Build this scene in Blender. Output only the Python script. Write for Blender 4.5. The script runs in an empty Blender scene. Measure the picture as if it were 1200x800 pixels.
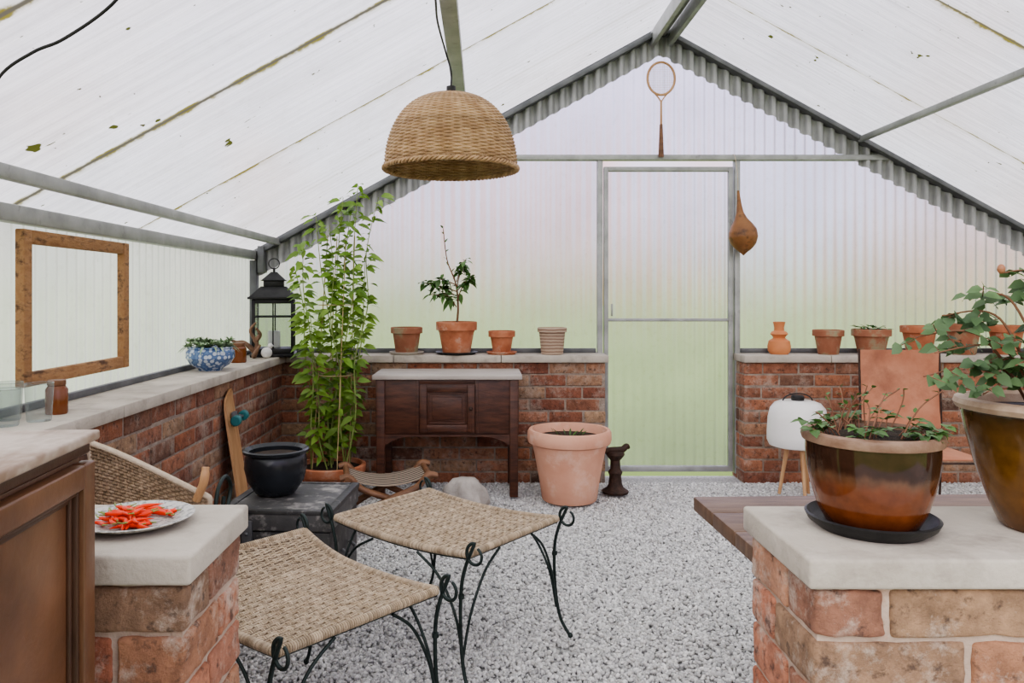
import bpy, bmesh, math, random, bisect
import numpy as np
from mathutils import Vector, Matrix
from mathutils import noise as mn
random.seed(7)
R=random.random
def U(a,b): return a+(b-a)*random.random()
scene=bpy.context.scene
try:
    scene.view_settings.view_transform='AgX';scene.view_settings.look='AgX - Medium High Contrast';scene.view_settings.exposure=.88
except Exception as ex: print(ex)
# ------------------------------------------------------------------ geometry helpers
class MB:
    def __init__(s): s.v=[];s.f=[];s.m=[];s.mi=0
    def add(s,vs,fs):
        o=len(s.v); s.v.extend([tuple(p) for p in vs])
        for f in fs: s.f.append(tuple(o+i for i in f)); s.m.append(s.mi)
    def box(s,x0,x1,y0,y1,z0,z1):
        s.add([(x0,y0,z0),(x1,y0,z0),(x1,y1,z0),(x0,y1,z0),(x0,y0,z1),(x1,y0,z1),(x1,y1,z1),(x0,y1,z1)],
              [(0,3,2,1),(4,5,6,7),(0,1,5,4),(1,2,6,5),(2,3,7,6),(3,0,4,7)])
        return s
    def cbox(s,c,d,M=None):
        vs=[Vector((sx*d[0]/2,sy*d[1]/2,sz*d[2]/2)) for sz in(-1,1) for sy in(-1,1) for sx in(-1,1)]
        vs=[(M@p if M else p)+Vector(c) for p in vs]
        s.add(vs,[(0,2,3,1),(4,5,7,6),(0,1,5,4),(1,3,7,5),(3,2,6,7),(2,0,4,6)]); return s
    def beam(s,a,b,w,h,up=(0,0,1)):
        a=Vector(a);b=Vector(b);t=(b-a).normalized();u=Vector(up);x=t.cross(u).normalized();u=x.cross(t).normalized()
        vs=[]
        for p in(a,b):
            for sx,sz in((-1,-1),(1,-1),(1,1),(-1,1)): vs.append(p+x*w/2*sx+u*h/2*sz)
        s.add(vs,[(0,1,2,3),(7,6,5,4),(0,4,5,1),(1,5,6,2),(2,6,7,3),(3,7,4,0)]); return s
    def tube(s,pts,r,n=8,closed=False,flat=1.0,cap=True):
        pts=[Vector(p) for p in pts];N=len(pts)
        if N<2: return s
        rr=r if isinstance(r,(list,tuple)) else None
        t0=(pts[1]-pts[0]).normalized()
        a=Vector((0,0,1)) if abs(t0.z)<.9 else Vector((1,0,0))
        nx=t0.cross(a).normalized();vs=[]
        for i in range(N):
            if closed: t=(pts[(i+1)%N]-pts[i-1])
            else: t=pts[min(i+1,N-1)]-pts[max(i-1,0)]
            if t.length<1e-9: t=t0
            t=t.normalized()
            nx=(nx-t*nx.dot(t))
            if nx.length<1e-6: nx=t.orthogonal()
            nx.normalize();ny=t.cross(nx)
            q=rr[i] if rr else r
            for k in range(n):
                an=2*math.pi*k/n
                vs.append(pts[i]+nx*math.cos(an)*q+ny*math.sin(an)*q*flat)
        fs=[]
        for i in range(N if closed else N-1):
            j=(i+1)%N
            for k in range(n):
                k2=(k+1)%n
                fs.append((i*n+k,i*n+k2,j*n+k2,j*n+k))
        if cap and not closed:
            fs.append(tuple(reversed(range(n))));fs.append(tuple((N-1)*n+k for k in range(n)))
        s.add(vs,fs);return s
    def lathe(s,prof,n=48,c=(0,0,0),sx=1,sy=1,fn=None):
        vs=[];fs=[];P=len(prof)
        for (r,z) in prof:
            r=max(r,1e-4)
            for k in range(n):
                a=2*math.pi*k/n
                q=fn(a,r,z) if fn else 0
                vs.append((c[0]+(r+q)*math.cos(a)*sx,c[1]+(r+q)*math.sin(a)*sy,c[2]+z))
        for i in range(P-1):
            for k in range(n):
                k2=(k+1)%n
                fs.append((i*n+k,i*n+k2,(i+1)*n+k2,(i+1)*n+k))
        s.add(vs,fs);return s
    def ball(s,c,r,n=12,sz=1,sx=1,sy=1):
        pr=[(r*math.sin(math.pi*i/n),-r*sz*math.cos(math.pi*i/n)) for i in range(n+1)]
        return s.lathe(pr,n*2,c,sx,sy)
    def leaf(s,p,d,L,W,fold=.25,droop=.2,up=None):
        p=Vector(p);d=Vector(d).normalized()
        u=Vector(up) if up else Vector((U(-.4,.4),U(-.4,.4),1))
        x=d.cross(u)
        if x.length<1e-3: x=d.orthogonal()
        x.normalize();u=x.cross(d).normalized()
        def pt(t,w): 
            c=p+d*L*t-Vector((0,0,1))*droop*L*t*t
            return c+x*w*W/2+u*abs(w)*W/2*fold
        vs=[pt(0,0),pt(.3,-.85),pt(.3,0),pt(.3,.85),pt(.62,-.8),pt(.62,0),pt(.62,.8),pt(1,0)]
        s.add(vs,[(0,1,2),(0,2,3),(1,4,5,2),(2,5,6,3),(4,7,5),(5,7,6)])
        return s
    def build(s,name,mats,parent=None,smooth=True,bevel=0,bseg=2,label=None,angle=35):
        me=bpy.data.meshes.new(name);me.from_pydata(s.v,[],s.f)
        if not isinstance(mats,(list,tuple)): mats=[mats]
        for m in mats: me.materials.append(m)
        me.polygons.foreach_set('material_index',s.m)
        bm=bmesh.new();bm.from_mesh(me)
        bmesh.ops.recalc_face_normals(bm,faces=bm.faces)
        if bevel>0:
            es=[e for e in bm.edges if len(e.link_faces)==2 and e.calc_face_angle(0)>math.radians(40)]
            bmesh.ops.bevel(bm,geom=es,offset=bevel,segments=bseg,profile=.5,affect='EDGES',clamp_overlap=True)
        if smooth:
            ca=math.radians(angle)
            for f in bm.faces:f.smooth=True
            for e in bm.edges:
                if len(e.link_faces)==2 and e.calc_face_angle(0)>ca: e.smooth=False
        bm.to_mesh(me);bm.free()
        ob=bpy.data.objects.new(name,me);scene.collection.objects.link(ob)
        if parent: ob.parent=parent
        if label: ob['label']=label
        return ob
def thing(name,label,cat,loc=(0,0,0),rz=0,group=None,rot=None):
    e=bpy.data.objects.new(name,None);e.empty_display_size=.1;scene.collection.objects.link(e)
    e.location=loc;e.rotation_euler=rot if rot else (0,0,rz);e['label']=label;e['category']=cat
    if group:e['group']=group
    return e
def tag(ob,label,cat,group=None,kind=None,loc=None,rz=None):
    ob['label']=label;ob['category']=cat
    if group:ob['group']=group
    if kind:ob['kind']=kind
    if loc:ob.location=loc
    if rz is not None: ob.rotation_euler=(0,0,rz)
    return ob
def spline(ctrl,n=8):
    P=[Vector(p) for p in ctrl];out=[]
    for i in range(len(P)-1):
        p0=P[max(i-1,0)];p1=P[i];p2=P[i+1];p3=P[min(i+2,len(P)-1)]
        for k in range(n):
            t=k/n
            out.append(.5*((2*p1)+(p2-p0)*t+(2*p0-5*p1+4*p2-p3)*t*t+(3*p1-p0-3*p2+p3)*t**3))
    out.append(P[-1]);return out
# ------------------------------------------------------------------ materials
def newmat(name):
    m=bpy.data.materials.new(name);m.use_nodes=True;nt=m.node_tree
    for n in list(nt.nodes):nt.nodes.remove(n)
    out=nt.nodes.new('ShaderNodeOutputMaterial');return m,nt,out
def ramp(nt,fac,cols,pos=None,interp='LINEAR'):
    r=nt.nodes.new('ShaderNodeValToRGB');r.color_ramp.interpolation=interp
    n=len(cols);pos=pos or [i/(n-1) for i in range(n)]
    while len(r.color_ramp.elements)<n:r.color_ramp.elements.new(.5)
    for e,p,c in zip(r.color_ramp.elements,pos,cols):
        e.position=p;e.color=(c[0],c[1],c[2],1) if not isinstance(c,(int,float)) else (c,c,c,1)
    nt.links.new(fac,r.inputs[0]);return r.outputs[0]
def coords(nt,scale=(1,1,1),kind='Object'):
    tc=nt.nodes.new('ShaderNodeTexCoord');mp=nt.nodes.new('ShaderNodeMapping')
    mp.inputs['Scale'].default_value=scale;nt.links.new(tc.outputs[kind],mp.inputs[0]);return mp.outputs[0]
def noi(nt,vec,scale,detail=4,rough=.55):
    n=nt.nodes.new('ShaderNodeTexNoise');n.inputs['Scale'].default_value=scale;n.inputs['Detail'].default_value=detail
    n.inputs['Roughness'].default_value=rough;nt.links.new(vec,n.inputs['Vector']);return n.outputs['Fac']
def mixc(nt,f,a,b,mode='MIX'):
    m=nt.nodes.new('ShaderNodeMix');m.data_type='RGBA';m.blend_type=mode
    for sock,v in((m.inputs[0],f),(m.inputs[6],a),(m.inputs[7],b)):
        if isinstance(v,bpy.types.NodeSocket):nt.links.new(v,sock)
        elif isinstance(v,(int,float)):sock.default_value=v
        else:sock.default_value=(v[0],v[1],v[2],1)
    return m.outputs[2]
def PM(name,cols,scale=8,rough=.6,bump=.2,metal=0,stretch=(1,1,1),bscale=None,pos=None,spec=.5,coat=0,over=None,island=0,trans=0):
    m,nt,out=newmat(name);v=coords(nt,stretch)
    f=noi(nt,v,scale)
    if pos is None: pos=[.3+.4*i/(len(cols)-1) for i in range(len(cols))] if len(cols)>1 else [0]
    if len(cols)==1: cols=[cols[0],cols[0]];pos=[0,1]
    c=ramp(nt,f,cols,pos)
    if over:
        f2=noi(nt,v,over[1],5,.65);k=ramp(nt,f2,[0,1],[over[2],over[3]]);c=mixc(nt,k,c,over[0])
    if island:
        g=nt.nodes.new('ShaderNodeNewGeometry')
        k=ramp(nt,g.outputs['Random Per Island'],[1-island,1+island*.6]);c=mixc(nt,1.0,c,k,'MULTIPLY')
    b=nt.nodes.new('ShaderNodeBsdfPrincipled');nt.links.new(c,b.inputs['Base Color'])
    b.inputs['Roughness'].default_value=rough;b.inputs['Metallic'].default_value=metal
    b.inputs['Specular IOR Level'].default_value=spec;b.inputs['Coat Weight'].default_value=coat
    b.inputs['Coat Roughness'].default_value=.08
    if bump:
        bn=nt.nodes.new('ShaderNodeBump');bn.inputs['Strength'].default_value=bump;bn.inputs['Distance'].default_value=.01
        nt.links.new(noi(nt,v,bscale or scale*4,6,.6),bn.inputs['Height']);nt.links.new(bn.outputs[0],b.inputs['Normal'])
    sh=b.outputs[0]
    if trans:
        t=nt.nodes.new('ShaderNodeBsdfTranslucent');nt.links.new(c,t.inputs[0]);mx=nt.nodes.new('ShaderNodeMixShader')
        mx.inputs[0].default_value=trans;nt.links.new(sh,mx.inputs[1]);nt.links.new(t.outputs[0],mx.inputs[2]);sh=mx.outputs[0]
    nt.links.new(sh,out.inputs[0]);return m
M_iron=PM('wrought_iron',[(.012,.022,.02),(.03,.045,.04)],20,.5,.2,.4)
M_steel=PM('galvanised_steel',[(.28,.29,.28),(.42,.43,.42)],9,.45,.1,.3,over=((.22,.22,.21),14,.6,.75))
M_steeld=PM('weathered_dark_steel',[(.09,.095,.10),(.17,.175,.18)],9,.5,.1,.3)
M_black=PM('black_metal',[(.012,.012,.013),(.03,.03,.03)],14,.45,.1,.3)
M_blackglaze=PM('black_glaze',[(.010,.012,.014),(.022,.026,.032)],6,.25,.05,0,spec=.4)
M_terra=PM('terracotta',[(.34,.11,.05),(.46,.17,.085),(.54,.25,.145)],9,.85,.25,over=((.55,.40,.31),16,.56,.76))
M_terra2=PM('terracotta_weathered',[(.28,.11,.06),(.42,.19,.11)],9,.85,.25,over=((.30,.29,.18),9,.48,.64))
M_terrap=PM('terracotta_pale',[(.60,.30,.20),(.72,.41,.29)],5,.85,.15,over=((.78,.56,.45),7,.53,.8))
M_stripe,nt,out=newmat('striped_earthenware')
v=coords(nt);w=nt.nodes.new('ShaderNodeTexWave');w.bands_direction='Z';w.inputs['Scale'].default_value=16;w.inputs['Distortion'].default_value=2
nt.links.new(v,w.inputs[0]);b=nt.nodes.new('ShaderNodeBsdfPrincipled');b.inputs['Roughness'].default_value=.8
nt.links.new(ramp(nt,w.outputs['Fac'],[(.26,.17,.12),(.46,.35,.26)],[.25,.6]),b.inputs[0]);nt.links.new(b.outputs[0],out.inputs[0])
M_orange=PM('orange_clay',[(.54,.19,.075),(.66,.28,.12)],6,.7,.1)
M_soil=PM('soil',[(.02,.013,.008),(.06,.04,.025)],40,.95,.9)
M_stone=PM('coping_stone',[(.40,.36,.30),(.56,.515,.44)],5,.85,.35,bscale=60,over=((.28,.245,.205),8,.50,.76))
M_wdark=PM('dark_mahogany',[(.04,.015,.009),(.115,.043,.023)],6,.42,.15,stretch=(1.5,8,8))
M_wcab=PM('varnished_brown_wood',[(.07,.032,.016),(.20,.095,.046)],5,.36,.12,stretch=(8,1.2,1.2))
M_wcabd=PM('dark_stained_wood',[(.035,.016,.009),(.09,.042,.022)],5,.4,.12,stretch=(8,1.2,1.2))
M_wcabtop=PM('peeling_varnish_top',[(.20,.13,.085),(.36,.27,.20)],3,.5,.2,stretch=(1,.6,1),over=((.50,.43,.36),6,.48,.6))
M_wgrey=PM('weathered_grey_top',[(.34,.30,.27),(.50,.46,.41)],3,.75,.2,stretch=(1,6,1))
M_plank=PM('brown_plank',[(.09,.05,.03),(.19,.12,.078)],7,.45,.2,stretch=(1,8,1))
M_pine=PM('weathered_pine',[(.26,.13,.052),(.46,.265,.125)],9,.8,.6,stretch=(3,1,3),over=((.10,.05,.025),9,.51,.66))
M_wlight=PM('light_wood',[(.42,.22,.10),(.58,.36,.19)],6,.5,.1,stretch=(6,6,1))
M_wmid=PM('mid_brown_wood',[(.11,.048,.022),(.22,.105,.05)],7,.5,.15,stretch=(1,5,5))
M_rattan=PM('rattan',[(.33,.25,.16),(.51,.415,.30)],30,.7,.3,island=.3)
M_rattanr=PM('brown_rattan_row',[(.09,.058,.034),(.18,.125,.077)],30,.7,.3,island=.3)
M_rattanb=PM('tan_rattan_back',[(.28,.20,.12),(.46,.35,.235)],30,.7,.3,island=.3)
M_rattan2=PM('golden_wicker',[(.33,.195,.095),(.54,.365,.21)],22,.6,.3,island=.25)
M_rope=PM('pale_cord',[(.48,.39,.28),(.62,.53,.41)],60,.8,.4)
M_leafA=PM('fresh_green_leaf',[(.12,.25,.03),(.29,.44,.085)],6,.5,.05,island=.35,trans=.38)
M_leafB=PM('deep_green_leaf',[(.05,.12,.03),(.13,.25,.07)],6,.45,.05,island=.35,trans=.25)
M_leafC=PM('rose_leaf',[(.06,.12,.05),(.15,.25,.10)],8,.5,.05,island=.4,trans=.25)
M_succ=PM('succulent',[(.16,.27,.13),(.38,.48,.30)],20,.5,.05,island=.3)
M_stemg=PM('green_stem',[(.16,.24,.05),(.30,.36,.12)],20,.6,.1)
M_stemb=PM('brown_stem',[(.14,.06,.035),(.24,.12,.07)],20,.8,.3)
M_cane=PM('bamboo_cane',[(.40,.30,.14),(.58,.46,.25)],20,.6,.1)
M_chili=PM('red_chilli',[(.72,.02,.006),(.85,.075,.012)],9,.3,0,spec=.35,island=.2)
M_plate=PM('speckled_enamel',[(.20,.20,.19),(.50,.49,.45)],140,.4,0,pos=[.40,.52])
M_white=PM('white_plastic',[(.78,.77,.74),(.84,.83,.80)],3,.35,0)
M_amber=PM('amber_glass',[(.13,.04,.012),(.22,.07,.02)],4,.15,0)
M_leather=PM('dusty_terracotta_leather',[(.40,.155,.085),(.53,.25,.15)],7,.75,.2,over=((.30,.12,.07),5,.5,.75))
M_teal=PM('teal_wheel',[(.02,.13,.14),(.03,.19,.19)],5,.4,0)
M_gourd=PM('dried_gourd',[(.18,.075,.025),(.34,.155,.055)],9,.45,.15,over=((.09,.04,.018),14,.54,.68))
M_fab=PM('grey_fabric',[(.34,.31,.28),(.50,.46,.42)],12,.95,.6)
M_lime=PM('trunk_black',[(.025,.025,.025),(.07,.07,.067)],8,.5,.25,over=((.20,.19,.18),20,.56,.68))
M_trunktop=PM('scuffed_black_top',[(.05,.05,.05),(.11,.108,.104)],8,.5,.2,over=((.30,.285,.265),16,.52,.66))
M_rust=PM('cast_iron_rusty',[(.03,.02,.016),(.09,.05,.035)],25,.7,.5,.3)
M_antler=PM('driftwood',[(.16,.09,.055),(.32,.20,.13)],20,.8,.4)
def glaze(name,stops,cols,rough=.15,nscale=9,dist=.02):
    m,nt,out=newmat(name);v=coords(nt);sx=nt.nodes.new('ShaderNodeSeparateXYZ');nt.links.new(v,sx.inputs[0])
    n=noi(nt,coords(nt,(1,1,.2)),nscale*4)
    a=nt.nodes.new('ShaderNodeMath');a.operation='MULTIPLY_ADD';nt.links.new(n,a.inputs[0]);a.inputs[1].default_value=dist;nt.links.new(sx.outputs[2],a.inputs[2])
    c=ramp(nt,a.outputs[0],cols,stops)
    c=mixc(nt,.5,c,ramp(nt,noi(nt,v,40),[.4,1.3],[.3,.7]),'MULTIPLY')
    b=nt.nodes.new('ShaderNodeBsdfPrincipled');nt.links.new(c,b.inputs[0]);b.inputs['Roughness'].default_value=rough;b.inputs['Specular IOR Level'].default_value=.5
    nt.links.new(b.outputs[0],out.inputs[0]);return m
M_potA=glaze('brown_drip_glaze',[0.0,.03,.06,.095,.112,.122,.14,.18],[(.065,.022,.012),(.12,.034,.014),(.17,.05,.017),(.145,.045,.017),(.12,.06,.032),(.042,.019,.011),(.036,.017,.010),(.05,.025,.015)],.09,7,.035)
M_potB=glaze('olive_brown_glaze',[0,.08,.15,.2],[(.11,.045,.012),(.18,.08,.018),(.12,.06,.016),(.05,.026,.01)],.12)
M_rim=PM('unglazed_rim',[(.26,.17,.11),(.44,.34,.25)],20,.6,.2)
M_rimA=PM('brown_rim',[(.14,.07,.04),(.30,.20,.135)],20,.5,.2)
M_blue,nt,out=newmat('blue_white_glaze');v=coords(nt)
vo=nt.nodes.new('ShaderNodeTexVoronoi');vo.inputs['Scale'].default_value=42;nt.links.new(v,vo.inputs['Vector'])
c=ramp(nt,vo.outputs['Distance'],[(.50,.57,.66),(.07,.13,.28),(.15,.24,.42)],[.35,.5,.85])
b=nt.nodes.new('ShaderNodeBsdfPrincipled');b.inputs['Roughness'].default_value=.2;nt.links.new(c,b.inputs[0]);nt.links.new(b.outputs[0],out.inputs[0])
M_glass,nt,out=newmat('clear_glass')
g=nt.nodes.new('ShaderNodeBsdfPrincipled');g.inputs['Base Color'].default_value=(.36,.40,.39,1);g.inputs['Roughness'].default_value=.1;t=nt.nodes.new('ShaderNodeBsdfTransparent');t.inputs[0].default_value=(.86,.885,.88,1)
lw=nt.nodes.new('ShaderNodeLayerWeight');lw.inputs[0].default_value=.3;fc=ramp(nt,lw.outputs['Facing'],[.10,.35,.9],[0,.5,1]);mx=nt.nodes.new('ShaderNodeMixShader')
nt.links.new(fc,mx.inputs[0]);nt.links.new(t.outputs[0],mx.inputs[1]);nt.links.new(g.outputs[0],mx.inputs[2]);nt.links.new(mx.outputs[0],out.inputs[0])
def brickmat(name,cols,lime,k0,k1):
    m,nt,out=newmat(name);g=nt.nodes.new('ShaderNodeNewGeometry');v=coords(nt)
    c=ramp(nt,g.outputs['Random Per Island'],cols)
    c=mixc(nt,.75,c,ramp(nt,noi(nt,v,22,6,.7),[(.42,.38,.36),(1.4,1.35,1.3)],[.3,.7]),'MULTIPLY')
    k=ramp(nt,noi(nt,v,8,7,.78),[0,.9],[k0,k1]);c=mixc(nt,k,c,lime)
    k=ramp(nt,noi(nt,v,40,4,.65),[0,.75],[.56,.68]);c=mixc(nt,k,c,(.06,.04,.033))
    b=nt.nodes.new('ShaderNodeBsdfPrincipled');nt.links.new(c,b.inputs[0]);b.inputs['Roughness'].default_value=.9
    bn=nt.nodes.new('ShaderNodeBump');bn.inputs['Strength'].default_value=.9;bn.inputs['Distance'].default_value=.012
    nt.links.new(noi(nt,v,45,7,.72),bn.inputs['Height']);nt.links.new(bn.outputs[0],b.inputs['Normal'])
    nt.links.new(b.outputs[0],out.inputs[0]);return m
BC=[(.33,.125,.066),(.42,.19,.11),(.23,.09,.058),(.45,.225,.14),(.12,.073,.054),(.37,.155,.09),(.41,.285,.18),(.28,.11,.068)]
M_brick=brickmat('reclaimed_brick',BC,(.48,.40,.33),.50,.72)
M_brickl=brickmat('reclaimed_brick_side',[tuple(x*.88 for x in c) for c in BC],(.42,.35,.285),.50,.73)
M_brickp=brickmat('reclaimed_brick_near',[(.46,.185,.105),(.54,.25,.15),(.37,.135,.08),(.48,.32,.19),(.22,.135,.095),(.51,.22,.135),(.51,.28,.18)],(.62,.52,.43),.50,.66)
M_mortar=PM('lime_mortar',[(.23,.18,.145),(.39,.325,.265)],25,.95,.7)
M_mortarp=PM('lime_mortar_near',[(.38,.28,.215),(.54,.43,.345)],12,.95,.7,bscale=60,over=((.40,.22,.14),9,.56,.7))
def gravelmat(name,base=False):
    m,nt,out=newmat(name);v=coords(nt)
    if base:
        vo=nt.nodes.new('ShaderNodeTexVoronoi');vo.inputs['Scale'].default_value=80;nt.links.new(v,vo.inputs['Vector'])
        c=ramp(nt,vo.outputs['Distance'],[(.56,.56,.55),(.30,.30,.30)],[.2,.8]);bh=vo.outputs['Distance']
    else:
        g=nt.nodes.new('ShaderNodeNewGeometry')
        c=ramp(nt,g.outputs['Random Per Island'],[(.38,.385,.38),(.54,.54,.535),(.72,.715,.705),(.48,.48,.475),(.84,.835,.815),(.44,.43,.415),(.63,.625,.615)])
        bh=noi(nt,v,200,3)
        c=mixc(nt,.3,c,ramp(nt,bh,[.62,1.15],[.3,.7]),'MULTIPLY')
    b=nt.nodes.new('ShaderNodeBsdfPrincipled');nt.links.new(c,b.inputs[0]);b.inputs['Roughness'].default_value=.85
    nt.links.new(b.outputs[0],out.inputs[0]);return m
M_grav=gravelmat('gravel_stone');M_gravb=gravelmat('gravel_bed',True)
M_grass=PM('grass',[(.17,.27,.05),(.32,.42,.12)],.30,.9,0)
def sheetmat(name,tcol,ftr,fref,rough,moss=0,ior=1.12):
    m,nt,out=newmat(name);v=coords(nt)
    c=ramp(nt,noi(nt,v,2.2,5,.6),[tuple(x*.9 for x in tcol),tcol],[.35,.65])
    c=mixc(nt,ramp(nt,noi(nt,coords(nt,(1,1,1)),26,5,.7),[0,.28],[.55,.75]),c,(.5,.48,.42))
    if moss:
        sx=nt.nodes.new('ShaderNodeSeparateXYZ');nt.links.new(v,sx.inputs[0])
        def mth(op,a,b=None,c2=None):
            n=nt.nodes.new('ShaderNodeMath');n.operation=op
            for i,q in enumerate((a,b,c2)):
                if q is None: continue
                if isinstance(q,(int,float)):n.inputs[i].default_value=q
                else:nt.links.new(q,n.inputs[i])
            return n.outputs[0]
        nz=noi(nt,v,9,6,.7)
        y=mth('MULTIPLY_ADD',sx.outputs[1],1/.9,-.67/.9+10)
        d=mth('ABSOLUTE',mth('SUBTRACT',mth('FRACT',y),.5))
        k4=ramp(nt,noi(nt,coords(nt,(.6,30,.6)),3,5,.75),[0,.34*moss],[.44,.68]);c=mixc(nt,k4,c,(.50,.50,.48))
        k6=ramp(nt,noi(nt,coords(nt,(.25,80,.25)),2,3,.7),[0,.24*moss],[.46,.66]);c=mixc(nt,k6,c,(.44,.44,.43))
        k5=ramp(nt,noi(nt,coords(nt,(1,1,1)),3,6,.75),[0,.40],[.48,.7]);c=mixc(nt,k5,c,(.56,.55,.52))
        k0=ramp(nt,d,[0,.5],[.45,.5]);c=mixc(nt,k0,c,(.52,.51,.40))
        k=mth('ADD',d,mth('MULTIPLY',mth('SUBTRACT',nz,.5),.07))
        k1=ramp(nt,k,[0,1],[.482,.493])
        c=mixc(nt,k1,c,(.20,.18,.04))
        k3=ramp(nt,d,[0,1],[.4942,.4962]);c=mixc(nt,k3,c,(.11,.105,.08))
        k2=ramp(nt,noi(nt,v,13,2,.5),[0,1],[.725,.742]);c=mixc(nt,k2,c,(.08,.09,.02))
        k7=ramp(nt,noi(nt,v,34,2,.5),[0,1],[.745,.765]);c=mixc(nt,k7,c,(.10,.10,.05))
    tl=nt.nodes.new('ShaderNodeBsdfTranslucent');nt.links.new(c,tl.inputs[0])
    tp=nt.nodes.new('ShaderNodeBsdfTransparent');nt.links.new(c,tp.inputs[0])
    df=nt.nodes.new('ShaderNodeBsdfPrincipled');nt.links.new(c,df.inputs[0]);df.inputs['Roughness'].default_value=.4
    rf=nt.nodes.new('ShaderNodeBsdfRefraction');nt.links.new(c,rf.inputs[0]);rf.inputs['Roughness'].default_value=rough;rf.inputs['IOR'].default_value=ior
    def mix(f,a,b):
        n=nt.nodes.new('ShaderNodeMixShader');n.inputs[0].default_value=f;nt.links.new(a,n.inputs[1]);nt.links.new(b,n.inputs[2]);return n.outputs[0]
    s=mix(.15,tl.outputs[0],df.outputs[0])
    if fref: s=mix(fref,s,rf.outputs[0])
    s=mix(ftr,s,tp.outputs[0])
    nt.links.new(s,out.inputs[0]);return m
M_roof=sheetmat('roof_sheet',(.86,.86,.855),.26,0.0,.5,1.0)
M_roofr=sheetmat('roof_sheet_streaked',(.80,.80,.785),.24,0.0,.5,1.8)
M_sheet=sheetmat('corrugated_sheet',(.82,.82,.885),.02,.82,.48,0,1.24)
M_sheetl=sheetmat('corrugated_sheet_side',(.90,.90,.91),.05,.25,.5,0,1.08)
# ------------------------------------------------------------------ world
w=bpy.data.worlds.new('World');scene.world=w;w.use_nodes=True;nt=w.node_tree
bg=nt.nodes['Background'];tc=nt.nodes.new('ShaderNodeTexCoord');sx=nt.nodes.new('ShaderNodeSeparateXYZ');nt.links.new(tc.outputs['Generated'],sx.inputs[0])
sky=ramp(nt,sx.outputs[2],[(.36,.43,.20),(.46,.50,.38),(.60,.60,.70),(.74,.70,.95),(1,1,1)],[0,.02,.10,.36,.8])
warm=ramp(nt,noi(nt,tc.outputs['Generated'],4.0,2),[(1.0,.64,.52),(.93,.95,1)],[.40,.56])
hz=ramp(nt,sx.outputs[2],[1,0],[.08,.45])
sky=mixc(nt,1.0,sky,mixc(nt,hz,(1,1,1),warm),'MULTIPLY')
nt.links.new(sky,bg.inputs[0]);bg.inputs[1].default_value=1.3
# ------------------------------------------------------------------ room constants
XL,XR,RX,RZ,EZ,D=-1.5,3.81,1.154,2.88,1.42,5.04
SL=(RZ-EZ)/(RX-XL);Y0=.25
def roofz(x): return RZ-SL*abs(x-RX)
WT=.78;CT=.045
def struct(ob,label,cat='structure'):
    ob['kind']='structure';ob['label']=label;ob['category']=cat;return ob
b=MB();b.box(XL,XR,-1.2,D,-.10,-.030);struct(b.build('floor',M_gravb,smooth=False),'grey gravel bed covering the greenhouse floor','floor')
b=MB();b.add([(-60,-30,-.11),(60,-30,-.11),(60,90,-.11),(-60,90,-.11)],[(0,1,2,3)]);o=b.build('lawn',M_grass,smooth=False);tag(o,'green lawn outside the translucent walls','grass',kind='stuff')
def gravel():
    bm=bmesh.new();bmesh.ops.create_icosphere(bm,subdivisions=1,radius=1);tv=np.array([v.co[:] for v in bm.verts]);tf=np.array([[v.index for v in f.verts] for f in bm.faces]);bm.free()
    rng=np.random.default_rng(3)
    n0=175000
    x=rng.uniform(-1.24,3.55,n0);y=rng.uniform(1.7,4.80,n0)
    keep=(x<.76*y+.05)&(x>-.72*y-.1)
    x=x[keep];y=y[keep];n=len(x)
    s=rng.uniform(.0050,.0105,n)
    nv=len(tv)
    V=np.repeat(tv[None],n,0)*(1+rng.uniform(-.22,.22,(n,nv,1)))
    sc=np.stack([s*rng.uniform(.9,1.35,n),s*rng.uniform(.7,1,n),s*rng.uniform(.5,.8,n)],1)
    V=V*sc[:,None,:]
    q=rng.normal(size=(n,4));q[:,1:3]*=.45;q/=np.linalg.norm(q,axis=1)[:,None]
    w,a,b_,c=q[:,0],q[:,1],q[:,2],q[:,3]
    Rm=np.stack([1-2*(b_*b_+c*c),2*(a*b_-c*w),2*(a*c+b_*w),2*(a*b_+c*w),1-2*(a*a+c*c),2*(b_*c-a*w),2*(a*c-b_*w),2*(b_*c+a*w),1-2*(a*a+b_*b_)],1).reshape(n,3,3)
    V=np.einsum('nij,nvj->nvi',Rm,V)
    z=rng.uniform(-.026,-.015,n)
    V+=np.stack([x,y,z],1)[:,None,:]
    V[:,:,2]=np.minimum(V[:,:,2],-.003)
    F=(tf[None]+(np.arange(n)*nv)[:,None,None]).reshape(-1)
    me=bpy.data.meshes.new('gravel');me.vertices.add(n*nv);me.vertices.foreach_set('co',V.reshape(-1))
    nf=n*len(tf);me.loops.add(nf*3);me.loops.foreach_set('vertex_index',F.astype(np.int32))
    me.polygons.add(nf);me.polygons.foreach_set('loop_start',np.arange(0,nf*3,3,dtype=np.int32));me.polygons.foreach_set('loop_total',np.full(nf,3,dtype=np.int32))
    me.update();me.validate();me.materials.append(M_grav)
    o=bpy.data.objects.new('gravel',me);scene.collection.objects.link(o)
    tag(o,'loose pale grey crushed stone chippings on the floor','gravel',kind='stuff')
gravel()
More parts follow.
